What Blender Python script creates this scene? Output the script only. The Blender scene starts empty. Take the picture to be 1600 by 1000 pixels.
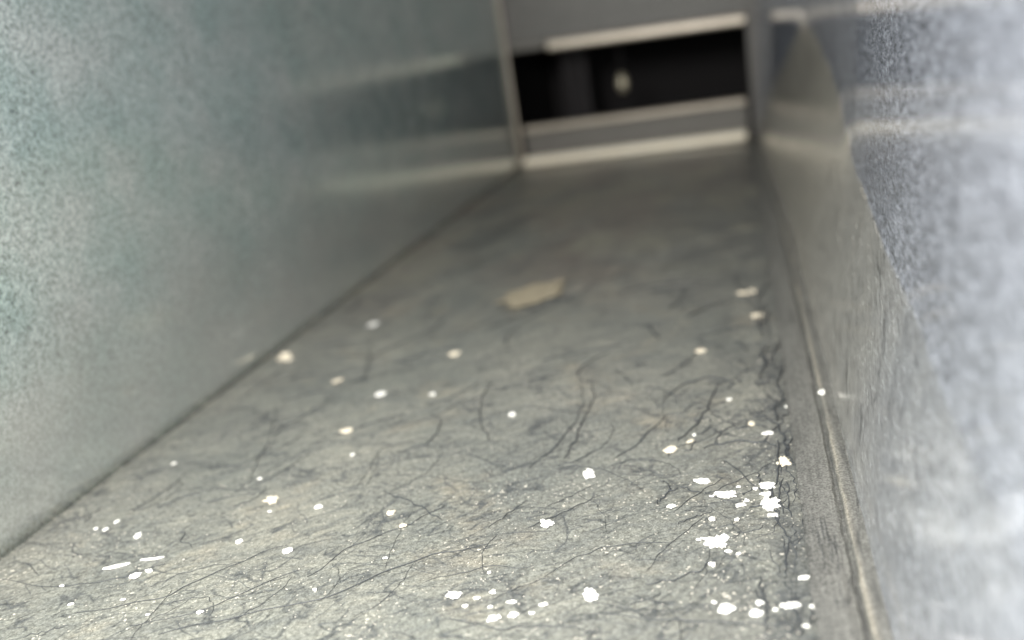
import bpy, math, random
from mathutils import Vector, Matrix, noise as mnoise

R = math.radians
scene = bpy.context.scene
COL = scene.collection

# ------------------------------------------------------------------ camera
CAM = (0.2415, 0.0, 0.1322)
YAW, PITCH, ROLL = 0.2807, -0.2961, -0.1598
F_PX = 1400.0
cd = bpy.data.cameras.new('camera')
cam = bpy.data.objects.new('camera', cd)
COL.objects.link(cam)
fw = Vector((-math.sin(YAW) * math.cos(PITCH), math.cos(YAW) * math.cos(PITCH), math.sin(PITCH)))
r0 = Vector((math.cos(YAW), math.sin(YAW), 0))
u0 = r0.cross(fw)
rv = r0 * math.cos(ROLL) + u0 * math.sin(ROLL)
uv = -r0 * math.sin(ROLL) + u0 * math.cos(ROLL)
m = Matrix((rv, uv, -fw)).transposed().to_4x4()
m.translation = Vector(CAM)
cam.matrix_world = m
cd.sensor_width = 36.0
cd.sensor_fit = 'HORIZONTAL'
cd.lens = F_PX / 1600.0 * 36.0
cd.clip_start = 0.005
cd.clip_end = 20.0
cd.dof.use_dof = True
cd.dof.focus_distance = 0.25
cd.dof.aperture_fstop = 5.6
scene.camera = cam

# ------------------------------------------------------------------ light
world = bpy.data.worlds.new('World')
scene.world = world
world.use_nodes = True
wb = world.node_tree.nodes['Background']
wb.inputs[0].default_value = (0.97, 0.98, 1.0, 1)
wb.inputs[1].default_value = 0.36


def area(name, loc, target, size, energy, col):
    ld = bpy.data.lights.new(name, 'AREA')
    ld.shape = 'DISK'
    ld.size = size
    ld.energy = energy
    ld.color = col
    lo = bpy.data.objects.new(name, ld)
    COL.objects.link(lo)
    lo.location = loc
    lo.rotation_euler = (Vector(target) - Vector(loc)).to_track_quat('-Z', 'Y').to_euler()
    return lo


area('mouth_light', (0.135, -0.05, 0.25), (0.12, 0.25, 0.06), 0.13, 4.3, (1.0, 0.97, 0.92))

vs = scene.view_settings
vs.view_transform = 'Standard'
vs.look = 'None'
vs.exposure = 0.18
vs.gamma = 1.0
vs.use_curve_mapping = False
scene.cycles.max_bounces = 10
scene.cycles.glossy_bounces = 6
scene.cycles.use_denoising = True
scene.cycles.sample_clamp_indirect = 4.0

# ------------------------------------------------------------------ helpers
W, L, H = 0.25, 0.9718, 0.36
Y0 = -0.06                       # the duct's open mouth
XW = W + 0.0142                  # foot of the right wall


def finish(name, verts, faces, mat, parent=None, smooth=False, loc=(0, 0, 0)):
    me = bpy.data.meshes.new(name)
    me.from_pydata([tuple(v) for v in verts], [], faces)
    me.validate()
    me.update()
    if mat:
        me.materials.append(mat)
    if smooth:
        for p in me.polygons:
            p.use_smooth = True
    o = bpy.data.objects.new(name, me)
    COL.objects.link(o)
    o.location = loc
    if parent:
        o.parent = parent
    return o


def tag(o, label=None, cat=None, group=None, kind=None):
    if label:
        o['label'] = label
    if cat:
        o['category'] = cat
    if group:
        o['group'] = group
    if kind:
        o['kind'] = kind
    return o


def empty(name, loc=(0, 0, 0)):
    o = bpy.data.objects.new(name, None)
    o.empty_display_size = 0.02
    COL.objects.link(o)
    o.location = loc
    return o


def box(x0, x1, y0, y1, z0, z1):
    v = [(x, y, z) for z in (z0, z1) for y in (y0, y1) for x in (x0, x1)]
    f = [(0, 2, 3, 1), (4, 5, 7, 6), (0, 1, 5, 4), (2, 6, 7, 3), (0, 4, 6, 2), (1, 3, 7, 5)]
    return v, f


def bevel(o, w, seg=2):
    b = o.modifiers.new('bevel', 'BEVEL')
    b.width = w
    b.segments = seg
    b.limit_method = 'ANGLE'
    return o


def grid(nu, nv, fn):
    verts = [fn(i / (nu - 1), j / (nv - 1)) for j in range(nv) for i in range(nu)]
    faces = [(j * nu + i, j * nu + i + 1, (j + 1) * nu + i + 1, (j + 1) * nu + i)
             for j in range(nv - 1) for i in range(nu - 1)]
    return verts, faces


def tube(pts, rad, sides=6):
    """A tapered strand along pts (Catmull-Rom smoothed)."""
    P = [Vector(p) for p in pts]
    Q = [P[0] * 2 - P[1]] + P + [P[-1] * 2 - P[-2]]
    C = []
    for k in range(1, len(Q) - 2):
        a, b, c, d = Q[k - 1:k + 3]
        for s in range(6):
            t = s / 6
            C.append(0.5 * ((2 * b) + (c - a) * t + (2 * a - 5 * b + 4 * c - d) * t * t + (3 * b - a - 3 * c + d) * t ** 3))
    C.append(P[-1])
    verts, faces = [], []
    n = len(C)
    for k, c in enumerate(C):
        t = (C[min(k + 1, n - 1)] - C[max(k - 1, 0)]).normalized()
        a = t.cross(Vector((0, 0, 1)))
        a = a.normalized() if a.length > 1e-6 else Vector((1, 0, 0))
        b = t.cross(a)
        rr = rad * (0.35 + 0.65 * math.sin(math.pi * min(1, max(0, 0.08 + 0.84 * k / (n - 1)))) ** 0.5)
        for s in range(sides):
            th = 2 * math.pi * s / sides
            verts.append(c + a * math.cos(th) * rr + b * math.sin(th) * rr)
    for k in range(n - 1):
        for s in range(sides):
            s2 = (s + 1) % sides
            faces.append((k * sides + s, k * sides + s2, (k + 1) * sides + s2, (k + 1) * sides + s))
    faces.append(tuple(range(sides)))
    faces.append(tuple((n - 1) * sides + s for s in reversed(range(sides))))
    return verts, faces


# ------------------------------------------------------------------ materials
class NT:
    def __init__(self, name):
        self.m = bpy.data.materials.new(name)
        self.m.use_nodes = True
        self.t = self.m.node_tree
        self.b = self.t.nodes['Principled BSDF']
        self.tc = self.t.nodes.new('ShaderNodeTexCoord')

    def n(self, kind, **kw):
        x = self.t.nodes.new('ShaderNode' + kind)
        for k, v in kw.items():
            setattr(x, k, v)
        return x

    def link(self, a, b):
        self.t.links.new(a, b)

    def coord(self, scale=(1, 1, 1), rot=(0, 0, 0), warp=None, amt=0.0):
        mp = self.n('Mapping')
        mp.inputs['Scale'].default_value = scale
        rt = self.n('VectorRotate', rotation_type='EULER_XYZ')
        rt.inputs['Rotation'].default_value = rot
        self.link(self.tc.outputs['Object'], rt.inputs['Vector'])
        src = rt.outputs[0]
        if warp is not None:
            vm = self.n('VectorMath', operation='SCALE')
            vm.inputs['Scale'].default_value = amt
            self.link(warp, vm.inputs[0])
            va = self.n('VectorMath', operation='ADD')
            self.link(src, va.inputs[0])
            self.link(vm.outputs[0], va.inputs[1])
            src = va.outputs[0]
        self.link(src, mp.inputs['Vector'])
        return mp.outputs[0]

    def noise(self, vec, scale, detail=3, rough=0.5, dist=0.0, out='Fac'):
        x = self.n('TexNoise')
        x.inputs['Scale'].default_value = scale
        x.inputs['Detail'].default_value = detail
        x.inputs['Roughness'].default_value = rough
        x.inputs['Distortion'].default_value = dist
        self.link(vec, x.inputs['Vector'])
        return x.outputs[out]

    def ramp(self, fac, stops):
        x = self.n('ValToRGB')
        cr = x.color_ramp
        while len(cr.elements) < len(stops):
            cr.elements.new(0.5)
        for e, (p, c) in zip(cr.elements, stops):
            e.position = p
            e.color = (c, c, c, 1) if isinstance(c, (int, float)) else (*c, 1)
        self.link(fac, x.inputs[0])
        return x.outputs[0]

    def mix(self, fac, a, b, mode='MIX'):
        x = self.n('Mix', data_type='RGBA', blend_type=mode)
        for sock, v in ((x.inputs[0], fac), (x.inputs[6], a), (x.inputs[7], b)):
            if isinstance(v, (int, float)):
                sock.default_value = v
            elif isinstance(v, tuple):
                sock.default_value = (*v, 1)
            else:
                self.link(v, sock)
        return x.outputs[2]

    def math(self, op, a, b=None, c=None):
        x = self.n('Math', operation=op)
        for i, v in enumerate((a, b, c)):
            if v is None:
                continue
            if isinstance(v, (int, float)):
                x.inputs[i].default_value = v
            else:
                self.link(v, x.inputs[i])
        return x.outputs[0]

    def bump(self, h, strength, dist):
        x = self.n('Bump')
        x.inputs['Strength'].default_value = strength
        x.inputs['Distance'].default_value = dist
        self.link(h, x.inputs['Height'])
        self.link(x.outputs[0], self.b.inputs['Normal'])

    def set(self, **kw):
        for k, v in kw.items():
            s = self.b.inputs[k.replace('_', ' ')]
            if isinstance(v, (int, float)):
                s.default_value = v
            elif isinstance(v, tuple):
                s.default_value = (*v, 1)
            else:
                self.link(v, s)


def galvanised(name, tint_a, tint_b, rough, metal, grain, streaks=0.0, painted_refl=None):
    t = NT(name)
    v = t.coord()
    fine = t.noise(v, 1900, 3, 0.6)
    mid = t.noise(v, 700, 4, 0.6)
    big = t.noise(v, 28, 4, 0.55)
    base = t.mix(t.ramp(big, [(0.35, 0.0), (0.65, 1.0)]), tint_a, tint_b)
    sp = t.ramp(t.math('ADD', t.math('MULTIPLY', fine, 0.55), t.math('MULTIPLY', mid, 0.45)), [(0.36, 1 - grain), (0.50, 1.0), (0.64, 1 + grain)])
    base = t.mix(1.0, base, sp, 'MULTIPLY')
    rr = t.math('ADD', t.math('MULTIPLY', big, 0.06), rough - 0.03)
    metal_s = metal
    if streaks:
        sv = t.coord(scale=(1, 1, 0.06))
        st = t.noise(sv, 480, 3, 0.6)
        base = t.mix(1.0, base, t.ramp(st, [(0.38, 1 - streaks), (0.5, 1.0), (0.66, 1 + streaks * 0.8)]), 'MULTIPLY')
    if painted_refl:
        base = t.mix(painted_refl['fac'](t), base, painted_refl['col'])
        metal_s = t.math('MULTIPLY', t.math('SUBTRACT', 1.0, t.math('MULTIPLY', painted_refl['fac'](t), 0.0)), metal)
        rr = t.math('ADD', rr, t.math('MULTIPLY', painted_refl['fac'](t), painted_refl['rough']))
    t.set(Base_Color=base, Metallic=metal_s, Roughness=rr)
    t.bump(t.math('ADD', t.math('MULTIPLY', fine, 0.5), mid), 0.07, 0.00012)
    return t.m


def low_refl_mask(t):  # mask for the floor's reflection painted low on the left wall
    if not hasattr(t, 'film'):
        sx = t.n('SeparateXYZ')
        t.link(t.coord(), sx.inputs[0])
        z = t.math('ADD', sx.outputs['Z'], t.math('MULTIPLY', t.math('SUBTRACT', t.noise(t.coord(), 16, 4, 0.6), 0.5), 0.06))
        t.film = t.math('MULTIPLY', t.ramp(z, [(0.030, 1.0), (0.080, 0.0)]), 0.65)  # not a film: strength of the painted floor reflection, fading upwards
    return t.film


M_LEFT = galvanised('galvanised_sheet', (0.47, 0.575, 0.55), (0.61, 0.665, 0.64), 0.15, 0.68, 0.70, painted_refl=dict(fac=low_refl_mask, col=(0.48, 0.475, 0.445), rough=0.0))  # warm grey low down is the floor's reflection, put into the colour


def floor_material():
    t = NT('dusty_floor_metal')
    v = t.coord()
    wv = t.noise(v, 22, 3, 0.5, out='Color')
    wv2 = t.noise(v, 60, 3, 0.5, out='Color')
    # broad dirt: grey-olive, tan and a few rusty clouds
    big = t.noise(t.coord(warp=wv, amt=0.02), 14, 5, 0.6)
    base = t.mix(t.ramp(big, [(0.36, 0.0), (0.62, 1.0)]), (0.205, 0.212, 0.188), (0.272, 0.268, 0.228))
    tan = t.noise(t.coord(warp=wv, amt=0.03), 31, 4, 0.6)
    base = t.mix(t.math('MULTIPLY', t.ramp(tan, [(0.56, 0.0), (0.72, 1.0)]), 0.55), base, (0.36, 0.315, 0.235))
    rust = t.noise(t.coord(scale=(1.2, 0.7, 1)), 9, 4, 0.6)
    sx = t.n('SeparateXYZ')
    t.link(v, sx.inputs[0])
    far = t.ramp(sx.outputs['Y'], [(0.40, 0.0), (0.55, 1.0)])
    base = t.mix(t.math('MULTIPLY', t.math('MULTIPLY', t.ramp(rust, [(0.44, 0.0), (0.60, 1.0)]), far), 0.6), base, (0.25, 0.175, 0.14))
    mott = t.noise(t.coord(scale=(1, 0.55, 1), rot=(0, 0, R(20)), warp=wv, amt=0.03), 30, 3, 0.55)
    base = t.mix(t.math('MULTIPLY', t.ramp(mott, [(0.48, 0.0), (0.62, 1.0)]), far), base, (0.30, 0.285, 0.22))
    base = t.mix(t.math('MULTIPLY', t.math('MULTIPLY', t.ramp(mott, [(0.36, 1.0), (0.47, 0.0)]), far), 0.7), base, (0.11, 0.112, 0.095))
    # a soft sooty patch further in, off to one side
    soot = t.math('MULTIPLY', t.ramp(sx.outputs['X'], [(0.13, 0.0), (0.20, 1.0)]), t.ramp(sx.outputs['Y'], [(0.36, 0.0), (0.50, 1.0)]))
    base = t.mix(t.math('MULTIPLY', t.math('MULTIPLY', soot, t.ramp(t.noise(t.coord(warp=wv, amt=0.02), 24, 4, 0.6), [(0.42, 0.0), (0.60, 1.0)])), 0.6), base, (0.10, 0.105, 0.105))
    # dirt swept together along the seam strip
    side = t.ramp(sx.outputs['X'], [(0.205, 0.0), (0.246, 1.0)])
    dn = t.noise(t.coord(scale=(1, 0.45, 1), warp=wv2, amt=0.01), 75, 5, 0.65)
    base = t.mix(t.math('MULTIPLY', t.math('MULTIPLY', side, t.ramp(dn, [(0.40, 0.0), (0.60, 1.0)])), 0.75), base, (0.07, 0.074, 0.074))
    # soft wiped smears in several directions
    for ang, sc, k, amt in ((R(-38), 26, 7.0, 0.52), (R(4), 22, 7.0, 0.50), (R(-20), 70, 9.0, 0.50)):
        sm = t.noise(t.coord(scale=(1, k, 1), rot=(0, 0, ang), warp=wv2, amt=0.008), sc, 5, 0.6)
        base = t.mix(t.math('MULTIPLY', t.ramp(sm, [(0.46, 0.0), (0.68, 1.0)]), amt), base, (0.125, 0.132, 0.128))
    # fine scratches and hair marks: thin level lines of stretched, warped noise, broken up by another noise
    for ang, k, sc, wid, gate, amt in ((R(-38), 4.0, 18, 0.010, 0.43, 0.9), (R(-30), 5.0, 33, 0.014, 0.46, 0.85), (R(8), 5.0, 16, 0.010, 0.45, 0.85),
                                       (R(-65), 3.0, 22, 0.010, 0.48, 0.8), (R(40), 3.0, 15, 0.009, 0.48, 0.75), (0.0, 1.0, 34, 0.007, 0.50, 0.8),
                                       (R(-45), 6.0, 60, 0.022, 0.48, 0.7)):
        nn = t.noise(t.coord(scale=(1, k, 1), rot=(0, 0, ang), warp=wv, amt=0.02), sc, 2, 0.45)
        line = t.ramp(t.math('ABSOLUTE', t.math('SUBTRACT', nn, 0.5)), [(0.0, 1.0), (wid * 0.5, 0.7), (wid, 0.0)])
        g = t.ramp(t.noise(v, 40 + sc, 3, 0.6), [(gate, 0.0), (gate + 0.08, 1.0)])
        base = t.mix(t.math('MULTIPLY', t.math('MULTIPLY', line, g), amt), base, (0.075, 0.080, 0.082))
    # gritty grain
    fine = t.noise(v, 1900, 2, 0.6)
    mid = t.noise(v, 700, 3, 0.65)
    gr = t.math('ADD', t.math('MULTIPLY', fine, 0.5), t.math('MULTIPLY', mid, 0.5))
    base = t.mix(1.0, base, t.ramp(gr, [(0.36, 0.50), (0.5, 0.98), (0.64, 1.55)]), 'MULTIPLY')
    pale = t.ramp(t.math('ADD', t.math('MULTIPLY', t.noise(v, 900, 1, 0.5), 0.7), t.math('MULTIPLY', t.noise(v, 40, 3, 0.6), 0.3)), [(0.64, 0.0), (0.68, 1.0)])
    base = t.mix(pale, base, (0.62, 0.58, 0.50))
    t.set(Base_Color=base, Metallic=0.25, Roughness=t.math('ADD', t.math('MULTIPLY', big, 0.22), 0.24))
    t.bump(t.math('ADD', gr, t.math('MULTIPLY', big, 0.6)), 0.5, 0.0003)
    return t.m


M_FLOOR = floor_material()


def right_material():
    t = NT('dusty_galvanised_sheet')
    v = t.coord()
    # where the dirt lies is a mark on the sheet itself: stored per vertex as 'grime'
    at = t.n('Attribute', attribute_name='grime')
    ragged = t.noise(v, 90, 4, 0.65)
    gm = t.ramp(t.math('ADD', at.outputs['Fac'], t.math('MULTIPLY', t.math('SUBTRACT', ragged, 0.5), 0.5)), [(0.35, 0.0), (0.65, 1.0)])
    vg = t.coord(scale=(1, 0.25, 1))
    edge = t.math('MULTIPLY', t.math('MULTIPLY', gm, t.math('SUBTRACT', 1.0, gm)), t.ramp(t.noise(v, 30, 3, 0.6), [(0.40, 0.25), (0.60, 2.2)]))
    sy = t.n('SeparateXYZ')
    t.link(v, sy.inputs[0])
    gm = t.math('MULTIPLY', gm, t.ramp(sy.outputs['Y'], [(0.10, 0.25), (0.27, 1.0)]))
    edge = t.math('MULTIPLY', edge, t.ramp(sy.outputs['Y'], [(0.20, 0.0), (0.32, 1.0)]))
    fine = t.noise(vg, 1500, 3, 0.65)
    mid = t.noise(vg, 560, 4, 0.65)
    big = t.noise(v, 28, 4, 0.55)
    clean = t.mix(big, (0.42, 0.45, 0.53), (0.52, 0.55, 0.63))
    dirty = t.mix(t.ramp(t.noise(v, 40, 4, 0.6), [(0.4, 0.0), (0.6, 1.0)]), (0.29, 0.298, 0.305), (0.36, 0.363, 0.36))
    st = t.noise(t.coord(scale=(1, 1, 0.07), rot=(R(63), 0, 0)), 760, 4, 0.65)
    stm = t.ramp(st, [(0.36, 0.74), (0.5, 1.0), (0.66, 1.20)])
    sx = t.n('SeparateXYZ')
    t.link(v, sx.inputs[0])
    thick = t.ramp(sx.outputs['Y'], [(0.20, 0.0), (0.48, 1.0)])     # the dust lies thicker further in
    dirty = t.mix(thick, dirty, (0.42, 0.397, 0.35))
    dirty = t.mix(1.0, dirty, stm, 'MULTIPLY')
    # hair-thin dark scratches running down the dirty part
    ln = t.noise(t.coord(scale=(1, 1, 0.16), rot=(R(60), 0, 0)), 110, 2, 0.5, 0.5)
    line = t.ramp(t.math('ABSOLUTE', t.math('SUBTRACT', ln, 0.5)), [(0.0, 1.0), (0.012, 0.7), (0.03, 0.0)])
    gate = t.ramp(t.noise(v, 70, 2, 0.5), [(0.50, 0.0), (0.58, 1.0)])
    dirty = t.mix(t.math('MULTIPLY', t.math('MULTIPLY', line, gate), 0.7), dirty, (0.06, 0.06, 0.06))
    base = t.mix(gm, clean, dirty)
    base = t.mix(t.math('MINIMUM', edge, 1.0), base, (0.52, 0.46, 0.37))
    spn = t.math('ADD', t.math('MULTIPLY', fine, 0.55), t.math('MULTIPLY', mid, 0.45))
    sp = t.mix(gm, t.ramp(spn, [(0.36, 0.30), (0.5, 0.95), (0.64, 1.9)]), t.ramp(spn, [(0.34, 0.66), (0.5, 1.0), (0.66, 1.35)]))
    base = t.mix(1.0, base, sp, 'MULTIPLY')
    t.set(Base_Color=base, Metallic=t.math('SUBTRACT', t.math('SUBTRACT', 0.62, t.math('MULTIPLY', gm, t.math('ADD', 0.10, t.math('MULTIPLY', thick, 0.14)))), t.math('MULTIPLY', edge, 0.5)),
          Roughness=t.math('ADD', t.math('ADD', 0.08, t.math('MULTIPLY', big, 0.1)), t.math('MULTIPLY', gm, 0.08)))
    t.bump(t.math('ADD', t.math('MULTIPLY', fine, 0.5), mid), 0.07, 0.00012)
    return t.m


M_RIGHT = right_material()


def seam_material():
    t = NT('scuffed_seam_metal')
    v = t.coord()
    sv = t.coord(scale=(1, 0.035, 1))
    st = t.noise(sv, 900, 4, 0.6)
    base = t.mix(t.noise(v, 45, 4, 0.6), (0.145, 0.145, 0.135), (0.20, 0.198, 0.182))
    base = t.mix(1.0, base, t.ramp(st, [(0.34, 0.80), (0.5, 1.0), (0.66, 1.15)]), 'MULTIPLY')
    for sc, wid in ((60, 0.012), (150, 0.03)):
        nn = t.noise(t.coord(scale=(1, 0.05, 1)), sc * 3, 2, 0.5)
        ln = t.ramp(t.math('ABSOLUTE', t.math('SUBTRACT', nn, 0.5)), [(0.0, 1.0), (wid, 0.0)])
        base = t.mix(t.math('MULTIPLY', t.math('MULTIPLY', ln, t.ramp(t.noise(v, 50, 3, 0.6), [(0.45, 0.0), (0.55, 1.0)])), 0.7), base, (0.05, 0.053, 0.055))
    wear = t.n('Attribute', attribute_name='wear')
    worn = t.math('MULTIPLY', wear.outputs['Fac'], t.ramp(t.noise(t.coord(scale=(1, 0.12, 1)), 260, 4, 0.6), [(0.42, 0.1), (0.60, 1.0)]))
    base = t.mix(worn, base, (0.34, 0.315, 0.265))
    pit = t.n('Attribute', attribute_name='pit')
    base = t.mix(t.math('MULTIPLY', pit.outputs['Fac'], t.ramp(t.noise(v, 420, 3, 0.6), [(0.42, 0.2), (0.56, 1.0)])), base, (0.05, 0.052, 0.052))
    base = t.mix(1.0, base, t.ramp(t.noise(v, 1500, 2, 0.6), [(0.36, 0.62), (0.64, 1.4)]), 'MULTIPLY')
    t.set(Base_Color=base, Metallic=0.3, Roughness=0.34)
    t.bump(st, 0.4, 0.0003)
    return t.m


M_SEAM = seam_material()


def simple(name, a, b, rough, metal, scale, grain=0.15, bump=0.2):
    t = NT(name)
    v = t.coord()
    base = t.mix(t.noise(v, scale, 4, 0.6), a, b)
    g = t.noise(v, scale * 14, 2, 0.6)
    base = t.mix(1.0, base, t.ramp(g, [(0.36, 1 - grain), (0.64, 1 + grain)]), 'MULTIPLY')
    t.set(Base_Color=base, Metallic=metal, Roughness=rough)
    t.bump(g, bump, 0.0002)
    return t.m


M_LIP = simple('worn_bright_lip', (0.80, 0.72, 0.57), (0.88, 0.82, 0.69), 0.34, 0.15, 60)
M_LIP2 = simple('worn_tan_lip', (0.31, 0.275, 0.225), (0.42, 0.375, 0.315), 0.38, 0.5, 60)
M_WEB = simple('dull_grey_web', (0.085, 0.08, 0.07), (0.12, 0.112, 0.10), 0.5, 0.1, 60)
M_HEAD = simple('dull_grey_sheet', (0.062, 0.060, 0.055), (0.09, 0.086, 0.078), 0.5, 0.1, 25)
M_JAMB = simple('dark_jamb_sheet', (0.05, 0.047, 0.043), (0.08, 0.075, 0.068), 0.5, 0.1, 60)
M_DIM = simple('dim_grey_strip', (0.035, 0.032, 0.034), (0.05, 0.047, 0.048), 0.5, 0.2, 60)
M_DARK = simple('unlit_black_sheet', (0.004, 0.003, 0.004), (0.007, 0.005, 0.006), 0.8, 0.0, 30)  # near-black colour stands in for the unlit depth behind the slot
M_FLAKE = simple('white_paint_flake', (0.66, 0.65, 0.60), (0.88, 0.87, 0.83), 0.6, 0.0, 420, 0.14)
M_CREAM = simple('cream_paint_flake', (0.55, 0.47, 0.34), (0.82, 0.76, 0.63), 0.6, 0.0, 420, 0.14)
M_GRIT = simple('pale_grit', (0.34, 0.32, 0.28), (0.55, 0.52, 0.46), 0.7, 0.0, 300, 0.12)
M_TAN = simple('tan_paper_scrap', (0.20, 0.175, 0.125), (0.34, 0.29, 0.20), 0.7, 0.0, 70, 0.2)
M_HAIR = simple('dark_hair', (0.028, 0.032, 0.036), (0.06, 0.065, 0.07), 0.45, 0.0, 200, 0.2)
M_BOLT = simple('brass_coloured_bolt', (0.42, 0.38, 0.28), (0.55, 0.50, 0.38), 0.4, 0.5, 100)

# ------------------------------------------------------------------ setting
rng = random.Random(7)


def floor_z(x, y):
    return 0.0007 * mnoise.noise(Vector((x * 9, y * 5, 1.3))) + 0.00025 * mnoise.noise(Vector((x * 40, y * 30, 4.7)))


v, f = grid(70, 220, lambda a, b: (-0.003 + a * (W + 0.003), Y0 + b * (L + 0.02 - Y0), floor_z(a * W, Y0 + b * (L + 0.02 - Y0)) * min(1, 12 * min(a, 1 - a) + 0.05)))
tag(finish('floor', v, f, M_FLOOR, smooth=True), 'dusty grey olive sheet metal bottom strewn with flakes', 'floor', kind='structure')

# side wall, camera-left: a flat sheet with faint oil-canning
def left_fn(a, b):
    y = Y0 + a * (L + 0.001 - Y0)
    z = -0.001 + b * H
    w = 0.0009 * mnoise.noise(Vector((y * 4.5, z * 6, 9.1))) * min(1, b * 6)
    return (w - 0.0006, y, z)


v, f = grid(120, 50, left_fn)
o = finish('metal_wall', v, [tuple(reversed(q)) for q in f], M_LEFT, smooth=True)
s = o.modifiers.new('sheet', 'SOLIDIFY')
s.thickness = 0.0012
s.offset = -1
tag(o, 'tall greenish grey galvanised side wall, plain and mirror-like, without a seam strip', 'wall')

# side wall, camera-right: the lower band leans out, bent along a ragged crease
TIDE = [(-0.2, 0.050), (0.10, 0.051), (0.1675, 0.0536), (0.21, 0.0579), (0.248, 0.0596), (0.348, 0.0705), (0.453, 0.0915),
        (0.60, 0.110), (0.69, 0.1164), (0.775, 0.085), (0.87, 0.054), (0.92, 0.042), (0.97, 0.010), (1.2, 0.01)]


def tide(y):
    for (a, p), (b, q) in zip(TIDE, TIDE[1:]):
        if a <= y <= b:
            return p + (q - p) * (y - a) / (b - a)
    return TIDE[-1][1]


def taper(y):
    q = min(1, max(0, (y - 0.5) / 0.47))
    return 1 - 0.60 * q * q * (3 - 2 * q)


TA, TB = math.tan(R(13)), math.tan(R(3))


def right_x(y, z):
    c = tide(y)
    k = 0.004
    # integral of a tilt going from TA (below the crease) to TB (above it), softened over a few mm
    soft = k * math.log1p(math.exp(min(40, (z - c) / k)))
    return W + (XW - W) * taper(y) + TA * z - (TA - TB) * (soft - k * math.log1p(math.exp(-c / k)))


def right_fn(a, b):
    y = Y0 + a * (L + 0.001 - Y0)
    z = -0.001 + (b ** 1.25) * H
    w = 0.0005 * mnoise.noise(Vector((y * 6, z * 9, 2.1)))
    return (right_x(y, z) + w, y, z)


v, f = grid(230, 110, right_fn)
wr = finish('metal_wall', v, f, M_RIGHT, smooth=True)
ga = wr.data.attributes.new('grime', 'FLOAT', 'POINT')
for i, p in enumerate(v):
    c = tide(p[1]) + 0.0015 * mnoise.noise(Vector((p[1] * 60, 3.3, 0)))
    ga.data[i].value = min(1, max(0, 0.5 + (c - p[2]) / 0.010))
s = wr.modifiers.new('sheet', 'SOLIDIFY')
s.thickness = 0.0012
s.offset = -1
tag(wr, 'galvanised side wall with a creased dirty lower band and a scuffed seam strip along its foot', 'wall')

# the seam strip between floor and that wall
PROF = [(-0.0012, 0.0010), (0.0, 0.0013), (0.0045, 0.0018), (0.0078, 0.0019), (0.0084, 0.0013), (0.0091, 0.0013), (0.0096, 0.0024),
        (0.0100, 0.0028), (0.0106, 0.0029), (0.0116, 0.0028), (0.0128, 0.0028), (0.0146, 0.0030)]
NS = 300
v, f = [], []
for j in range(NS):
    y = Y0 + (L - Y0) * j / (NS - 1)
    for k, (x, z) in enumerate(PROF):
        jx = 0.00055 * mnoise.noise(Vector((y * 35, k * 0.9, 0))) + 0.0003 * mnoise.noise(Vector((y * 140, 7.7, 1))) + (0.00035 * mnoise.noise(Vector((y * 260, k * 3.1, 5))) if 3 <= k <= 6 else 0)
        jz = 0.0002 * mnoise.noise(Vector((y * 50, k * 1.7, 8)))
        v.append((W + (x + jx) * taper(y), y, z + jz))
n = len(PROF)
f = [(j * n + k, j * n + k + 1, (j + 1) * n + k + 1, (j + 1) * n + k) for j in range(NS - 1) for k in range(n - 1)]
sm = finish('seam_strip', v, f, M_SEAM, wr)
wa = sm.data.attributes.new('wear', 'FLOAT', 'POINT')
pa = sm.data.attributes.new('pit', 'FLOAT', 'POINT')
for i in range(len(v)):
    wa.data[i].value = (0, 0, 0, .1, 0, 0, .1, 1, .45, .05, 0, 0)[i % n]
    pa.data[i].value = (.6, .3, 0, 0, .5, .5, .2, 0, 0, 0, .1, .5)[i % n]
tag(sm, 'scuffed folded strip with a raised bright ridge')

# ------------------------------------------------------------------ far end
ef = empty('end_frame', (W / 2, L, 0))
tag(ef, 'far end frame of dull metal with pale lips round a black slot', 'end frame')


def part(name, x0, x1, y0, y1, z0, z1, mat, rot=0.0, bev=0.0012, label=None):
    cx, cy, cz = (x0 + x1) / 2, (y0 + y1) / 2, (z0 + z1) / 2
    v, f = box(x0 - cx, x1 - cx, y0 - cy, y1 - cy, z0 - cz, z1 - cz)
    o = finish(name, v, f, mat, ef, loc=(cx - W / 2, cy - L, cz))
    o.rotation_euler = (0, rot, 0)
    bevel(o, bev)
    if label:
        o['label'] = label
    return o


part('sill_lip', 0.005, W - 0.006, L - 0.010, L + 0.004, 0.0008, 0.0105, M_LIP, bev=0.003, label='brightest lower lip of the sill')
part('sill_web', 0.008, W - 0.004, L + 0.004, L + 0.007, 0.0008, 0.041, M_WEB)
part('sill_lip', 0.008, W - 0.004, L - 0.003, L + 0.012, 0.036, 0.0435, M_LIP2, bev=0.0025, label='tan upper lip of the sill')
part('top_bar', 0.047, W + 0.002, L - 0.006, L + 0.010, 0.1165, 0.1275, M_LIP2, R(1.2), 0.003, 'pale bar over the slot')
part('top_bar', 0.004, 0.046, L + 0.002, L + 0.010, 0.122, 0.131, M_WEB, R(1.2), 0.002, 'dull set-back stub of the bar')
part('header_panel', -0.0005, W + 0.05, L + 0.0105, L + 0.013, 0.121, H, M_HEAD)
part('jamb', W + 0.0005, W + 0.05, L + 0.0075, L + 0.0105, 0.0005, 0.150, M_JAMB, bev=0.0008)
part('corner_bead', -0.0004, 0.0045, L - 0.005, L + 0.0005, 0.0004, H, M_LIP2, bev=0.0025, label='pale upright bead in the corner')

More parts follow.
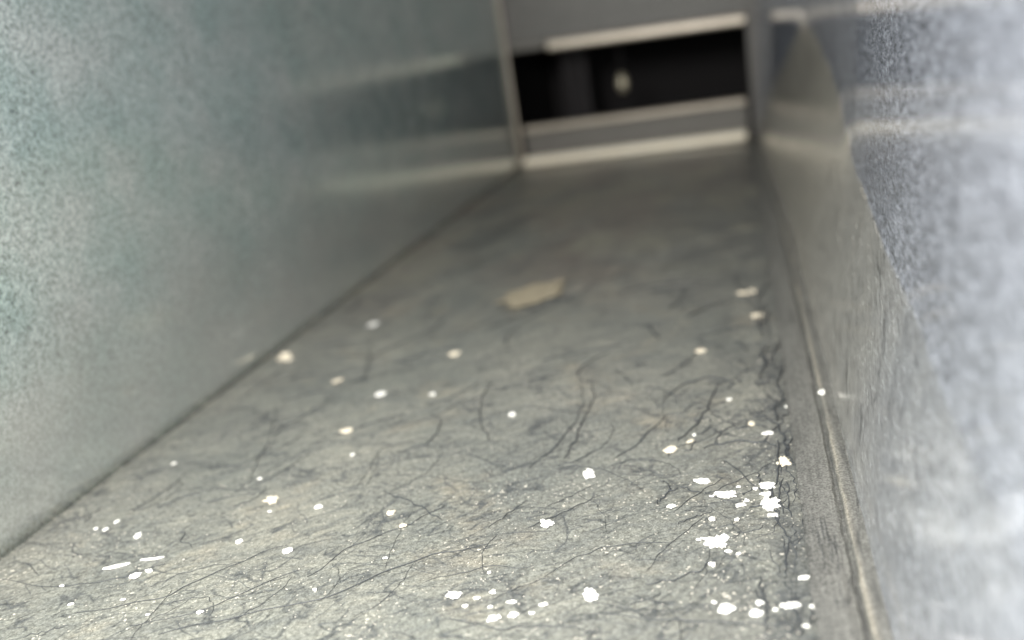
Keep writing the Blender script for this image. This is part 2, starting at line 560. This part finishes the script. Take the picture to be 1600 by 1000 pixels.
# black space behind the slot
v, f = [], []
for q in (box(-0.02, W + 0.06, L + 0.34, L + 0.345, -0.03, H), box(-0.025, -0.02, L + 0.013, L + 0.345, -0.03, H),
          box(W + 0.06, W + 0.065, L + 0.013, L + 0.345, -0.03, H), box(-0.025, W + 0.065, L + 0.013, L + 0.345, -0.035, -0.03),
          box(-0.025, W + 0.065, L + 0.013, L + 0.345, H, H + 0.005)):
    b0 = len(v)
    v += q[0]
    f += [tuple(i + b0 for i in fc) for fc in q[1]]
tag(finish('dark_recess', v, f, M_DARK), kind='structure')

# a dim folded strip standing in the left of the slot
fv = [(-0.016, 0.004), (-0.010, 0.0), (-0.004, 0.006), (0.002, 0.001), (0.008, 0.007), (0.016, 0.003)]
v = [(x, y, z) for z in (-0.029, 0.32) for (x, y) in fv] + [(x, y + 0.001, z) for z in (-0.029, 0.32) for (x, y) in fv]
f = []
for k in range(5):
    f += [(k, k + 1, 7 + k, 6 + k), (13 + k, 12 + k, 18 + k, 19 + k)]
    f += [(k + 1, k, 12 + k, 13 + k), (6 + k, 7 + k, 19 + k, 18 + k)]
f += [(0, 6, 18, 12), (11, 5, 17, 23)]
tag(finish('folded_strip', v, f, M_DIM, loc=(0.05, L + 0.13, 0.0)), 'dim grey folded strip standing upright at one side of the black slot', 'metal strip')

# a small bolt hanging in the slot
bt = empty('hanging_bolt', (0.1145, L + 0.06, 0.062))
tag(bt, 'small blurred bolt on a thin rod hanging in the black slot', 'bolt')


def lathe(prof, sides=20):
    v, f = [], []
    for (r, z) in prof:
        for s_ in range(sides):
            th = 2 * math.pi * s_ / sides
            v.append((r * math.cos(th), r * math.sin(th), z))
    for k in range(len(prof) - 1):
        for s_ in range(sides):
            s2 = (s_ + 1) % sides
            f.append((k * sides + s_, k * sides + s2, (k + 1) * sides + s2, (k + 1) * sides + s_))
    return v, f


v, f = lathe([(0.0001, 0), (0.0035, 0.0006), (0.0055, 0.004), (0.006, 0.009), (0.0055, 0.015), (0.003, 0.019), (0.0016, 0.020)])
finish('bolt_head', v, f, M_BOLT, bt, True)
v, f = lathe([(0.0014, 0.019), (0.0014, 0.30 - 0.002)])
finish('rod', v, f, M_DARK, bt, True)

# ------------------------------------------------------------------ flakes
def flake_mesh(sx, sy, seed, lobes=0.30, th=0.0004):
    """Irregular curled chip: ragged outline, a little thickness, lifted edge."""
    rg = random.Random(seed)
    n = 34
    ph = rg.uniform(0, 50)
    ring = []
    for k in range(n):
        a = 2 * math.pi * k / n
        r = 0.88 + lobes * 1.5 * mnoise.noise(Vector((math.cos(a) * 1.4 + ph, math.sin(a) * 1.4, seed * 0.37))) + lobes * 1.3 * mnoise.noise(Vector((math.cos(a) * 3.7 + ph, math.sin(a) * 3.7, seed * 0.71 + 9))) + rg.uniform(-0.5, 0.5) * lobes * 0.5
        r = max(0.25, r)
        ring.append((0.5 * sx * r * math.cos(a), 0.5 * sy * r * math.sin(a)))
    curl = rg.uniform(0.1, 0.5) * min(sx, sy) * 0.3
    ca = rg.uniform(0, 6.28)
    def zz(x, y):
        d = (x * math.cos(ca) + y * math.sin(ca)) / (0.5 * max(sx, sy))
        return max(0, d) ** 2 * curl + 0.00012 * mnoise.noise(Vector((x * 900, y * 900, seed)))
    v = []
    for lvl in (0, 1):
        for s_ in (1.0, 0.55):
            for (x, y) in ring:
                sh = s_ * (0.93 if (lvl and s_ == 1.0) else 1)
                v.append((x * sh, y * sh, zz(x * sh, y * sh) + lvl * th * (1.0 if s_ < 1 else 0.75)))
        v.append((0, 0, zz(0, 0) + lvl * th))
    m1 = 2 * n + 1
    f = []
    for k in range(n):
        k2 = (k + 1) % n
        f.append((k2, k, n + k, n + k2))
        f.append((n + k2, n + k, 2 * n))
        f.append((m1 + k, m1 + k2, m1 + n + k2, m1 + n + k))
        f.append((m1 + n + k, m1 + n + k2, m1 + 2 * n))
        f.append((k, k2, m1 + k2, m1 + k))
    return v, f


def put_flake(xmm, ymm, wmm, dmm, label, group, mat=M_FLAKE, rot=None, seed=None, lobes=0.3, cat='paint flake', name='paint_flake'):
    sd = seed if seed is not None else int(xmm * 31 + ymm * 17)
    v, f = flake_mesh(wmm / 1000, dmm / 1000, sd, lobes)
    o = finish(name, v, f, mat, loc=(xmm / 1000, ymm / 1000, floor_z(xmm / 1000, ymm / 1000) + 0.00025))
    o.rotation_euler = (0, 0, rot if rot is not None else R(24) if 'slantwise' in label else R((sd * 37 % 41) - 14) * (0.5 if wmm > 2 * dmm else 1))
    tag(o, label, cat, group)
    return o


G1 = 'white paint flakes scattered over the floor'
G2 = 'tiny white paint crumbs on the floor'
FL = [
 (241.0, 229.5, 5.6, 6.6, 'largest ragged white flake of the heap beside the dark hair tangle', 0),
 (240.5, 240.0, 5.2, 5.0, 'white flake with a rounded top at the far end of the flake heap', 0),
 (239.6, 235.0, 3.4, 2.4, 'small white chip wedged between the two big flakes of the heap', 0),
 (241.3, 223.6, 3.0, 1.8, 'thin white chip at the near tip of the flake heap', 0),
 (226.6, 210.9, 5.8, 6.6, 'cross shaped white flake standing alone just nearer than the heap', 0),
 (196.3, 186.7, 4.3, 5.6, 'large rounded white flake in the foreground, with bare floor all round it', 0),
 (178.7, 220.0, 4.2, 4.6, 'plump cream-white flake lying alone left of the heap, in mid foreground', 0),
 (186.4, 249.4, 4.2, 7.2, 'oval white flake tilted to the upper right, alone near the middle of the floor', 0),
 (221.6, 243.9, 4.9, 3.8, 'flat oval cream-white flake just beyond the spread-out wing shaped flake', 0),
 (210.8, 264.9, 4.2, 4.4, 'elongated cream flake beyond the flat oval one, at the edge of the smears', 1),
 (228.3, 235.5, 6.4, 3.6, 'spread-out wing shaped white flake just left of the heap', 0),
 (245.8, 254.1, 4.6, 5.0, 'pale flake with a tan middle, against the seam strip beyond the heap', 1),
 (229.3, 182.0, 4.0, 4.2, 'arrow shaped white flake near the bottom edge, right of the large rounded one', 0),
 (235.8, 180.4, 3.4, 2.6, 'flat white flake close behind the arrow shaped one at the bottom edge', 0),
 (243.7, 183.7, 5.6, 2.2, 'long broken white flake near the bottom edge among the dark hairs', 0),
 (85.2, 289.7, 4.8, 5.6, 'round cream flake alone on the left half, mid distance', 1),
 (102.3, 206.8, 3.2, 3.2, 'neat white oval flake on the left half of the foreground', 0),
 (80.8, 237.2, 5.4, 4.4, 'cream two-lobed flake on the left half of the floor', 1),
 (100.5, 232.0, 3.2, 2.8, 'small pale oval flake right of the two-lobed cream one', 0),
 (127.2, 227.6, 3.6, 3.4, 'slanted pale flake in the middle of the floor beside a faint smear', 1),
 (134.2, 220.0, 2.8, 2.2, 'short cream sliver just below the slanted pale flake', 1),
 (83.0, 212.2, 2.5, 2.8, 'small bright flake between the two-lobed and the neat oval one', 0),
 (42.9, 216.6, 2.8, 3.0, 'small white flake nearest the plain wall, largest of a loose row of three', 0),
 (47.4, 199.2, 8.2, 1.8, 'long white sliver lying slantwise in the lower left', 0),
 (57.7, 203.0, 7.6, 1.4, 'long thin nearly level white sliver in the lower left', 0),
 (58.3, 194.2, 3.6, 3.4, 'squarish white flake just below the two long slivers', 0),
 (61.4, 196.6, 2.6, 2.0, 'little white chip touching the squarish flake below the slivers', 0),
 (11.8, 381.3, 8.0, 8.0, 'blurred cream flake close against the foot of the plain wall', 1),
 (41.3, 426.0, 5.2, 9.0, 'blurred pale flake farthest away on the left half of the floor', 0),
 (56.5, 344.8, 5.4, 6.0, 'blurred dull cream flake beside the faint upright scratch', 1),
 (85.2, 325.8, 4.6, 5.4, 'blurred pale oval flake between the dull cream one and the middle', 0),
 (109.9, 322.0, 2.8, 3.6, 'small blurred white flake level with the pale oval one, to its right', 0),
 (104.9, 369.4, 4.6, 5.2, 'faint blurred beige flake short of the tan scrap', 1),
 (149.7, 297.6, 2.8, 3.2, 'small blurred pale flake in the very middle of the floor', 0),
 (236.8, 431.9, 8.0, 5.5, 'farther of two blurred cream flakes beside the right hand seam strip', 1),
 (240.6, 395.5, 6.2, 7.6, 'nearer and brighter of two blurred cream flakes beside the right hand seam strip', 1),
 (217.4, 354.1, 4.0, 5.0, 'blurred beige flake short of the pair beside the seam strip', 1),
 (241.6, 274.0, 4.2, 2.3, 'short straight white sliver beyond the tan centred flake', 0),
 (236.5, 281.7, 2.4, 3.2, 'small cream flake above the straight white sliver', 1),
 (213.3, 229.2, 2.8, 2.2, 'small white flake below the flat oval one', 0),
 (217.0, 270.4, 2.4, 2.4, 'small cream chip beside the elongated cream flake', 1),
 (252.9, 195.1, 3.0, 1.6, 'star shaped white chip lying against the seam strip near the bottom edge', 0),
 (247.5, 194.6, 2.6, 1.6, 'white chip just left of the star shaped one by the seam strip', 0),
 (161.0, 186.2, 4.6, 3.2, 'crumbly white flake at the head of the crumb trail along the bottom', 0),
 (174.0, 176.8, 3.6, 2.4, 'crumbly white flake in the crumb trail, nearest the bottom edge', 0),
 (178.5, 178.2, 3.0, 1.8, 'flat white chip next to the crumbly flake nearest the bottom edge', 0),
 (177.0, 183.4, 3.2, 1.2, 'low slanted white chip in the crumb trail left of the large rounded flake', 0),
 (250.9, 431.2, 3.0, 5.0, 'dim blurred flake touching the seam strip in the distance', 1),
 (225.0, 221.9, 2.0, 2.4, 'round white chip between the cross shaped flake and the heap', 0),
 (232.8, 229.2, 3.0, 1.8, 'narrow white chip touching the left side of the heap', 0),
]
for (x, y, w, d, lab, c) in FL:
    put_flake(x, y, w, d, lab, G1, M_CREAM if c else M_FLAKE,
              lobes=0.22 if any(q in lab for q in ('round', 'oval', 'plump', 'sliver')) else 0.42 if w > 5 else 0.34)
TINY = [(225.6,200.3,2.0,2.2),(236.8,184.4,2.2,1.8),(28.5,225.6,2.0,2.2),(27.6,220.7,2.2,2.2),(46.6,180.1,2.0,1.6),(250.0,258.0,1.5,2.2),(251.9,212.7,1.8,2.0),
        (170.8,187.4,1.8,2.0),(218.1,275.1,1.3,1.8),(248.6,293.9,1.6,2.6),(167.7,195.9,1.3,1.5),(231.7,221.4,1.4,2.0),(234.3,231.6,1.6,1.3),(90.9,177.3,1.8,1.4),
        (135.1,202.6,1.3,1.3),(185.3,182.6,2.2,1.4),(23.2,221.2,1.4,1.5),(22.6,267.4,2.0,2.2),(229.3,302.8,1.8,2.4),(230.6,236.6,1.6,1.3),(236.9,238.4,1.7,1.3),
        (232.2,239.6,1.4,1.2),(224.6,234.4,1.6,1.0),(229.6,206.2,1.9,1.2),(221.8,211.6,1.5,1.1),(232.0,205.0,1.4,0.9),(167.2,184.6,1.8,1.5),(165.2,181.4,1.6,1.2),
        (171.8,181.3,1.7,1.0),(183.0,178.9,1.9,0.9),(248.6,183.0,1.7,1.6),(240.2,181.9,1.5,0.9),(226.4,184.5,1.3,0.9),(246.6,176.0,1.6,1.2),(252.4,188.6,1.6,1.0),
        (120.5,187.6,1.5,0.9),(36.2,189.2,1.4,1.1),(62.5,182.4,1.8,0.8),(75.4,176.2,1.6,0.9),(67.8,252.6,1.5,1.6),(96.8,268.8,1.5,2.0),(84.0,229.8,1.3,1.3)]
for k, (x, y, w, d) in enumerate(TINY):
    put_flake(x, y, w * 0.9, d * 0.9, 'tiny white paint crumb on the dusty floor, barely a speck', G2, seed=500 + k, lobes=0.45, cat='paint crumb', name='paint_crumb')

# chips stuck to the side walls and a bead on the seam ridge
def wall_chip(x, y, z, w, h, label, mat, right=True):
    v, f = flake_mesh(w / 1000, h / 1000, int(y), 0.3, 0.0003)
    yy, zz = y / 1000, z / 1000
    if right:
        p = Vector((right_x(yy, zz) - 0.0004, yy, zz))
        q = Vector((right_x(yy, zz + 0.002), yy, zz + 0.002)) - Vector((right_x(yy, zz), yy, zz))
        up = q.normalized()
        nx = Vector((0, -1, 0)).cross(up) * -1
        nx = nx if nx.x < 0 else -nx
    else:
        p = Vector((left_fn((yy - Y0) / (L - Y0), (zz + 0.001) / H)[0] + 0.0002, yy, zz))
        up, nx = Vector((0, 0, 1)), Vector((1, 0, 0))
    o = finish('paint_flake', v, f, mat)
    o.matrix_world = Matrix.Translation(p) @ Matrix((up.cross(nx), up, nx)).transposed().to_4x4()
    tag(o, label, 'paint flake', 'paint chips stuck to the walls')


wall_chip(274, 285.9, 47.2, 1.0, 4.2, 'bright white sliver stuck upright on the creased wall, below the long black hair', M_FLAKE)
wall_chip(265, 215.2, 6.4, 1.0, 3.0, 'white sliver stuck upright low on the creased wall, level with the flake heap', M_FLAKE)
wall_chip(267, 352.9, 15.0, 1.6, 4.6, 'blurred yellowish chip stuck on the creased wall, close above the seam strip', M_CREAM)
wall_chip(270, 288.9, 29.6, 0.9, 2.4, 'tiny pale chip stuck halfway up the dirty band of the creased wall', M_CREAM)
wall_chip(0, 293.3, 14.5, 2.6, 2.2, 'pale speck stuck low on the plain greenish wall', M_FLAKE, False)
wall_chip(0, 317.1, 60.2, 2.0, 2.4, 'pale speck stuck higher up on the plain greenish wall', M_FLAKE, False)
bm_v, bm_f = flake_mesh(0.0022, 0.0034, 77, 0.25, 0.0010)
o = finish('paint_flake', bm_v, bm_f, M_FLAKE, loc=(0.2604, 0.2975, 0.0031))
tag(o, 'white bead of paint sitting on the ridge of the seam strip', 'paint flake', 'paint chips stuck to the walls')

# grit too fine to count
v, f = [], []
rg = random.Random(21)
for k in range(1900):
    if k < 700:
        x, y = rg.gauss(0.205, 0.055), rg.uniform(0.15, 0.24)
    elif k < 1100:
        x, y = rg.gauss(0.243, 0.005), rg.uniform(0.16, 0.42)
    elif k < 1350:
        x, y = rg.gauss(0.236, 0.007), rg.gauss(0.226, 0.02)
    else:
        x, y = rg.uniform(0.0, W), rg.uniform(0.14, 0.26)
    if not 0.002 < x < W - 0.001:
        continue
    s_ = 0.00010 + 0.00026 * rg.random() ** 4
    z = floor_z(x, y) + s_ * 0.3
    a = rg.uniform(0, 6.28)
    b0 = len(v)
    for (dx, dy, dz) in ((1, 0, 0), (-.5, .87, 0), (-.5, -.87, 0), (0, 0, 1.0), (0, 0, -0.8)):
        rr = s_ * rg.uniform(0.7, 1.4)
        v.append((x + rr * (dx * math.cos(a) - dy * math.sin(a)), y + rr * (dx * math.sin(a) + dy * math.cos(a)), z + rr * dz * 0.7))
    f += [tuple(b0 + i for i in t) for t in ((0, 1, 3), (1, 2, 3), (2, 0, 3), (1, 0, 4), (2, 1, 4), (0, 2, 4))]
tag(finish('grit', v, f, M_GRIT), 'fine pale grit sprinkled over the floor', 'grit', kind='stuff')

scr = flake_mesh(0.030, 0.052, 23, 0.28, 0.0004)
o = finish('paper_scrap', scr[0], scr[1], M_TAN, loc=(0.1235, 0.456, 0.0012))
o.rotation_euler = (0, 0, R(-30))
tag(o, 'blurred tan paper scrap lying alone on the floor, halfway to the black slot', 'scrap')

# ------------------------------------------------------------------ hairs and fibres
GH = 'dark hairs and fibres on the floor'


def hair(pts_mm, rad_mm, label, group=GH, cat='hair', jit=0.6, name='hair'):
    rg2 = random.Random(int(pts_mm[0][0] * 13 + pts_mm[0][1] * 7))
    P = []
    for (a, b) in zip(pts_mm, pts_mm[1:]):
        for s_ in range(3):
            t = s_ / 3
            P.append((a[0] + (b[0] - a[0]) * t, a[1] + (b[1] - a[1]) * t))
    P.append(pts_mm[-1])
    Q = []
    for (x, y) in P:
        x += rg2.uniform(-jit, jit)
        y += rg2.uniform(-jit, jit) * 1.3
        Q.append((x / 1000, y / 1000, floor_z(x / 1000, y / 1000) + rad_mm / 1000 * 0.9 + rg2.uniform(0, 0.0003)))
    o = finish(name, *tube(Q, rad_mm * 0.9 / 1000), M_HAIR, smooth=True)
    tag(o, label, cat, group)
    return o


HR = [
 ([(36.6, 323), (49.4, 296), (57.7, 272.9), (64.1, 252.6)], .16, 'faint long dark hair on the left half of the floor, slanting away to the wall'),
 ([(50.1, 397.2), (60.7, 372.9), (68.9, 347.5), (64.9, 340.6)], .26, 'blurred hooked dark hair running up to the farthest pale flake on the left'),
 ([(146.5, 276.3), (138.3, 293.1), (133, 314.6), (133.5, 331)], .24, 'left hand curl of the big loop of hairs in the middle of the floor'),
 ([(176.1, 325), (179.8, 308.8), (178.7, 291.8), (178.2, 273.7), (176.3, 259.7)], .24, 'outer right hand curl of the big loop of hairs mid floor'),
 ([(170.9, 325.7), (175.7, 306.3), (175.6, 289.4), (172.3, 269.3), (166.2, 255.8)], .2, 'inner right hand curl of the big loop of hairs mid floor'),
 ([(10.4, 192.3), (27.6, 189.2), (42.8, 190.3), (55.6, 194.2), (64.4, 200.9)], .13, 'fine dark hair bending under the long white slivers in the lower left'),
 ([(4.1, 204.6), (12.4, 201), (23.3, 194.1)], .14, 'short dark hair by the foot of the plain wall in the lower left corner'),
 ([(119.7, 241.1), (131.1, 234.5), (139.6, 228.3), (145.6, 222.6)], .2, 'short dark hair slanting down toward the viewer right of the slanted pale flake'),
 ([(150.1, 191.7), (159.6, 196.2), (166, 199.2), (178.5, 199.2)], .1, 'thin dark hair just beyond the crumb trail, left of the large rounded flake'),
 ([(209.8, 191.6), (216, 193.6), (222.1, 197.7), (225.9, 202)], .17, 'dark hair sloping up to the tiny crumb below the cross shaped flake'),
 ([(205.9, 183), (210.3, 185.6), (214, 188.2)], .14, 'short dark dash between the large rounded flake and the arrow shaped one'),
 ([(191.6, 391.2), (197.1, 377.1), (198.9, 372.5)], .5, 'blurred short dark fibre on the right half, beyond the beige flake'),
 ([(213.9, 226), (220.6, 236.6), (227.8, 245.9)], .12, 'fine dark hair passing between the flat oval and wing shaped flakes'),
 ([(182.9, 194.8), (189.9, 203.6), (199.5, 209.7), (213.1, 211.1)], .11, 'thin dark hair bowing from the large rounded flake to the cross shaped one'),
 ([(200.2, 179.1), (217, 177.1), (231.5, 177), (242.6, 176.7)], .16, 'long level dark hair along the bottom edge below the arrow shaped flake'),
 ([(52.3, 175.8), (75.1, 185), (86.2, 197.6), (100.2, 211)], .13, 'long dark hair rising from the bottom left to the neat white oval flake'),
 ([(72.8, 170.8), (93, 179.5), (101.8, 188.4), (111.1, 197.6)], .12, 'dark hair in the bottom left running beside the one that ends at the oval flake'),
 ([(115.4, 193), (120.8, 207.3), (135.9, 221), (144.7, 232)], .12, 'dark hair climbing past the short cream sliver'),
 ([(84.4, 168.5), (108.1, 177.1), (126.5, 185.7), (143.2, 200.7), (163, 210.2)], .15, 'longest dark hair, sweeping from the bottom edge up to the plump cream-white flake'),
 ([(108.6, 245.8), (106.7, 274.4), (126.2, 283.3), (140.1, 295.8)], .12, 'faint hair bending round toward the big loop from the left'),
 ([(206.2, 308.5), (212.7, 319.9), (222.1, 324.9), (231.6, 317.2)], .3, 'blurred dark arch of hair on the right half of the floor'),
 ([(213.1, 270.8), (218.8, 285), (222.7, 300.7), (224.6, 318.2)], .3, 'blurred dark hair running away from the elongated cream flake'),
 ([(59.3, 218.9), (61.8, 213.3), (67.7, 209.6)], .14, 'tiny bent dark hair left of the small bright flake'),
 ([(193.4, 258.5), (200.3, 271.8), (207.4, 291.5), (216.1, 295.9)], .18, 'dark hair from the tilted oval flake curving off to the right'),
 ([(221.5, 265.4), (229.5, 269.4), (239.5, 268.6), (246, 282.3)], .24, 'dark kinked hair crossing below the straight white sliver'),
 ([(227.7, 256.2), (234.3, 245.5), (238.7, 237.6)], .2, 'dark hair leading down to the far end of the flake heap'),
 ([(162.3, 175.8), (176.3, 172.5), (188.5, 174.5), (204.2, 172.1)], .13, 'dark hair on the bottom edge below the crumb trail'),
]
for pts, r_, lab in HR:
    hair(pts, r_, lab)

# the tangle along the seam strip
GT = 'tangled dark hairs along the seam strip'
rg = random.Random(5)
for k in range(64):
    y = 172 + 270 * rg.random() ** 1.6
    x = rg.choice((241.5, 245.0, 247.5)) + rg.gauss(0, 1.6) - (y - 172) * 0.008
    pts = [(x, y)]
    ang = math.pi / 2 + rg.gauss(0, 0.30)
    step = rg.uniform(2.5, 6.0) * (1 + (y - 172) / 160)
    for s_ in range(rg.randint(2, 5)):
        ang += rg.gauss(0, 0.35)
        x += step * math.cos(ang) * 0.5
        y += step * math.sin(ang)
        x = min(249.2, x)
        pts.append((x, y))
    hair(pts, rg.uniform(0.12, 0.26) * (1 + (y - 172) / 500), 'thin dark hair in the tangle that runs along the foot of the seam strip', GT, jit=0.5)

# fine fibres strewn loosely everywhere
GF = 'fine dark fibres strewn over the open floor'
rg = random.Random(33)
for k in range(105):
    y = 164 + 300 * rg.random() ** 1.35
    x = rg.uniform(8, 236)
    a = R(rg.choice((38, 38, 20, 60, -15, 100)) + rg.gauss(0, 14))
    ln = rg.uniform(8, 26) * (1 + (y - 164) / 260)
    bend = rg.gauss(0, 0.5)
    pts = []
    for q in range(5):
        pts.append((x, y))
        x += ln / 4 * math.cos(a)
        y += ln / 4 * math.sin(a) * 1.1
        a += bend * 0.5 + rg.gauss(0, 0.12)
    if any(not 3 < p[0] < 246 for p in pts):
        continue
    hair(pts, rg.uniform(0.055, 0.115) * (1 + max(0, pts[0][1] - 200) / 110), 'fine dark fibre, one of many strewn loosely over the open middle of the floor', GF, 'fibre', jit=0.35, name='fibre')

# lint on the right half
GL = 'short dark fibres in the smeared patch'
for k in range(40):
    x, y = rg.gauss(228, 12), rg.gauss(292, 34)
    if x > 247 or y < 178:
        continue
    a = rg.uniform(0, math.pi)
    ln = rg.uniform(3, 9)
    pts = [(x + (t - .5) * ln * math.cos(a) + rg.gauss(0, .6), y + (t - .5) * 1.6 * ln * math.sin(a) + rg.gauss(0, .8)) for t in (0, .33, .66, 1)]
    pts = [(min(248.5, p), q) for p, q in pts]
    hair(pts, rg.uniform(0.10, 0.22), 'short dark fibre in the smeared patch of floor beyond the flake heap', GL, 'fibre', name='fibre')

# hairs clinging to the right wall
WH = [
 ([(272.4, 67.6), (285.5, 60.9), (296, 53.8), (307.1, 45.6)], .16, 'sharp black hair slanting across the crease of the creased wall'),
 ([(329.4, 64.7), (340.3, 54.6), (361.7, 42.5), (377.5, 21.5)], .18, 'long wavy dark hair farthest along the creased wall'),
 ([(317.8, 64.7), (315, 58.8), (319.7, 50.1), (310.8, 47.9)], .13, 'short dark hair hanging between the wavy one and the slanting one on the creased wall'),
 ([(233.6, 50.2), (232.9, 44.4), (235.8, 38.9), (238.1, 32.7)], .09, 'faint upright hair on the near part of the creased wall'),
 ([(284.4, 26.9), (266.6, 30.2), (261.9, 29)], .10, 'small arched hair low on the creased wall'),
 ([(242.6, 25.2), (228.8, 23.9), (220.2, 22.6)], .09, 'short level hair low on the creased wall, nearest the viewer'),
]
for pts, r_, lab in WH:
    Q = []
    rg2 = random.Random(int(pts[0][0]))
    for (a, b) in zip(pts, pts[1:]):
        for s_ in range(3):
            t = s_ / 3
            Q.append((a[0] + (b[0] - a[0]) * t + rg2.uniform(-.5, .5), a[1] + (b[1] - a[1]) * t + rg2.uniform(-.3, .3)))
    Q.append(pts[-1])
    o = finish('hair', *tube([(right_x(y / 1000, z / 1000) - r_ / 1000 - 0.0005, y / 1000, z / 1000) for (y, z) in Q], r_ / 1000), M_HAIR, smooth=True)
    tag(o, lab, 'hair', 'dark hairs clinging to the wall')
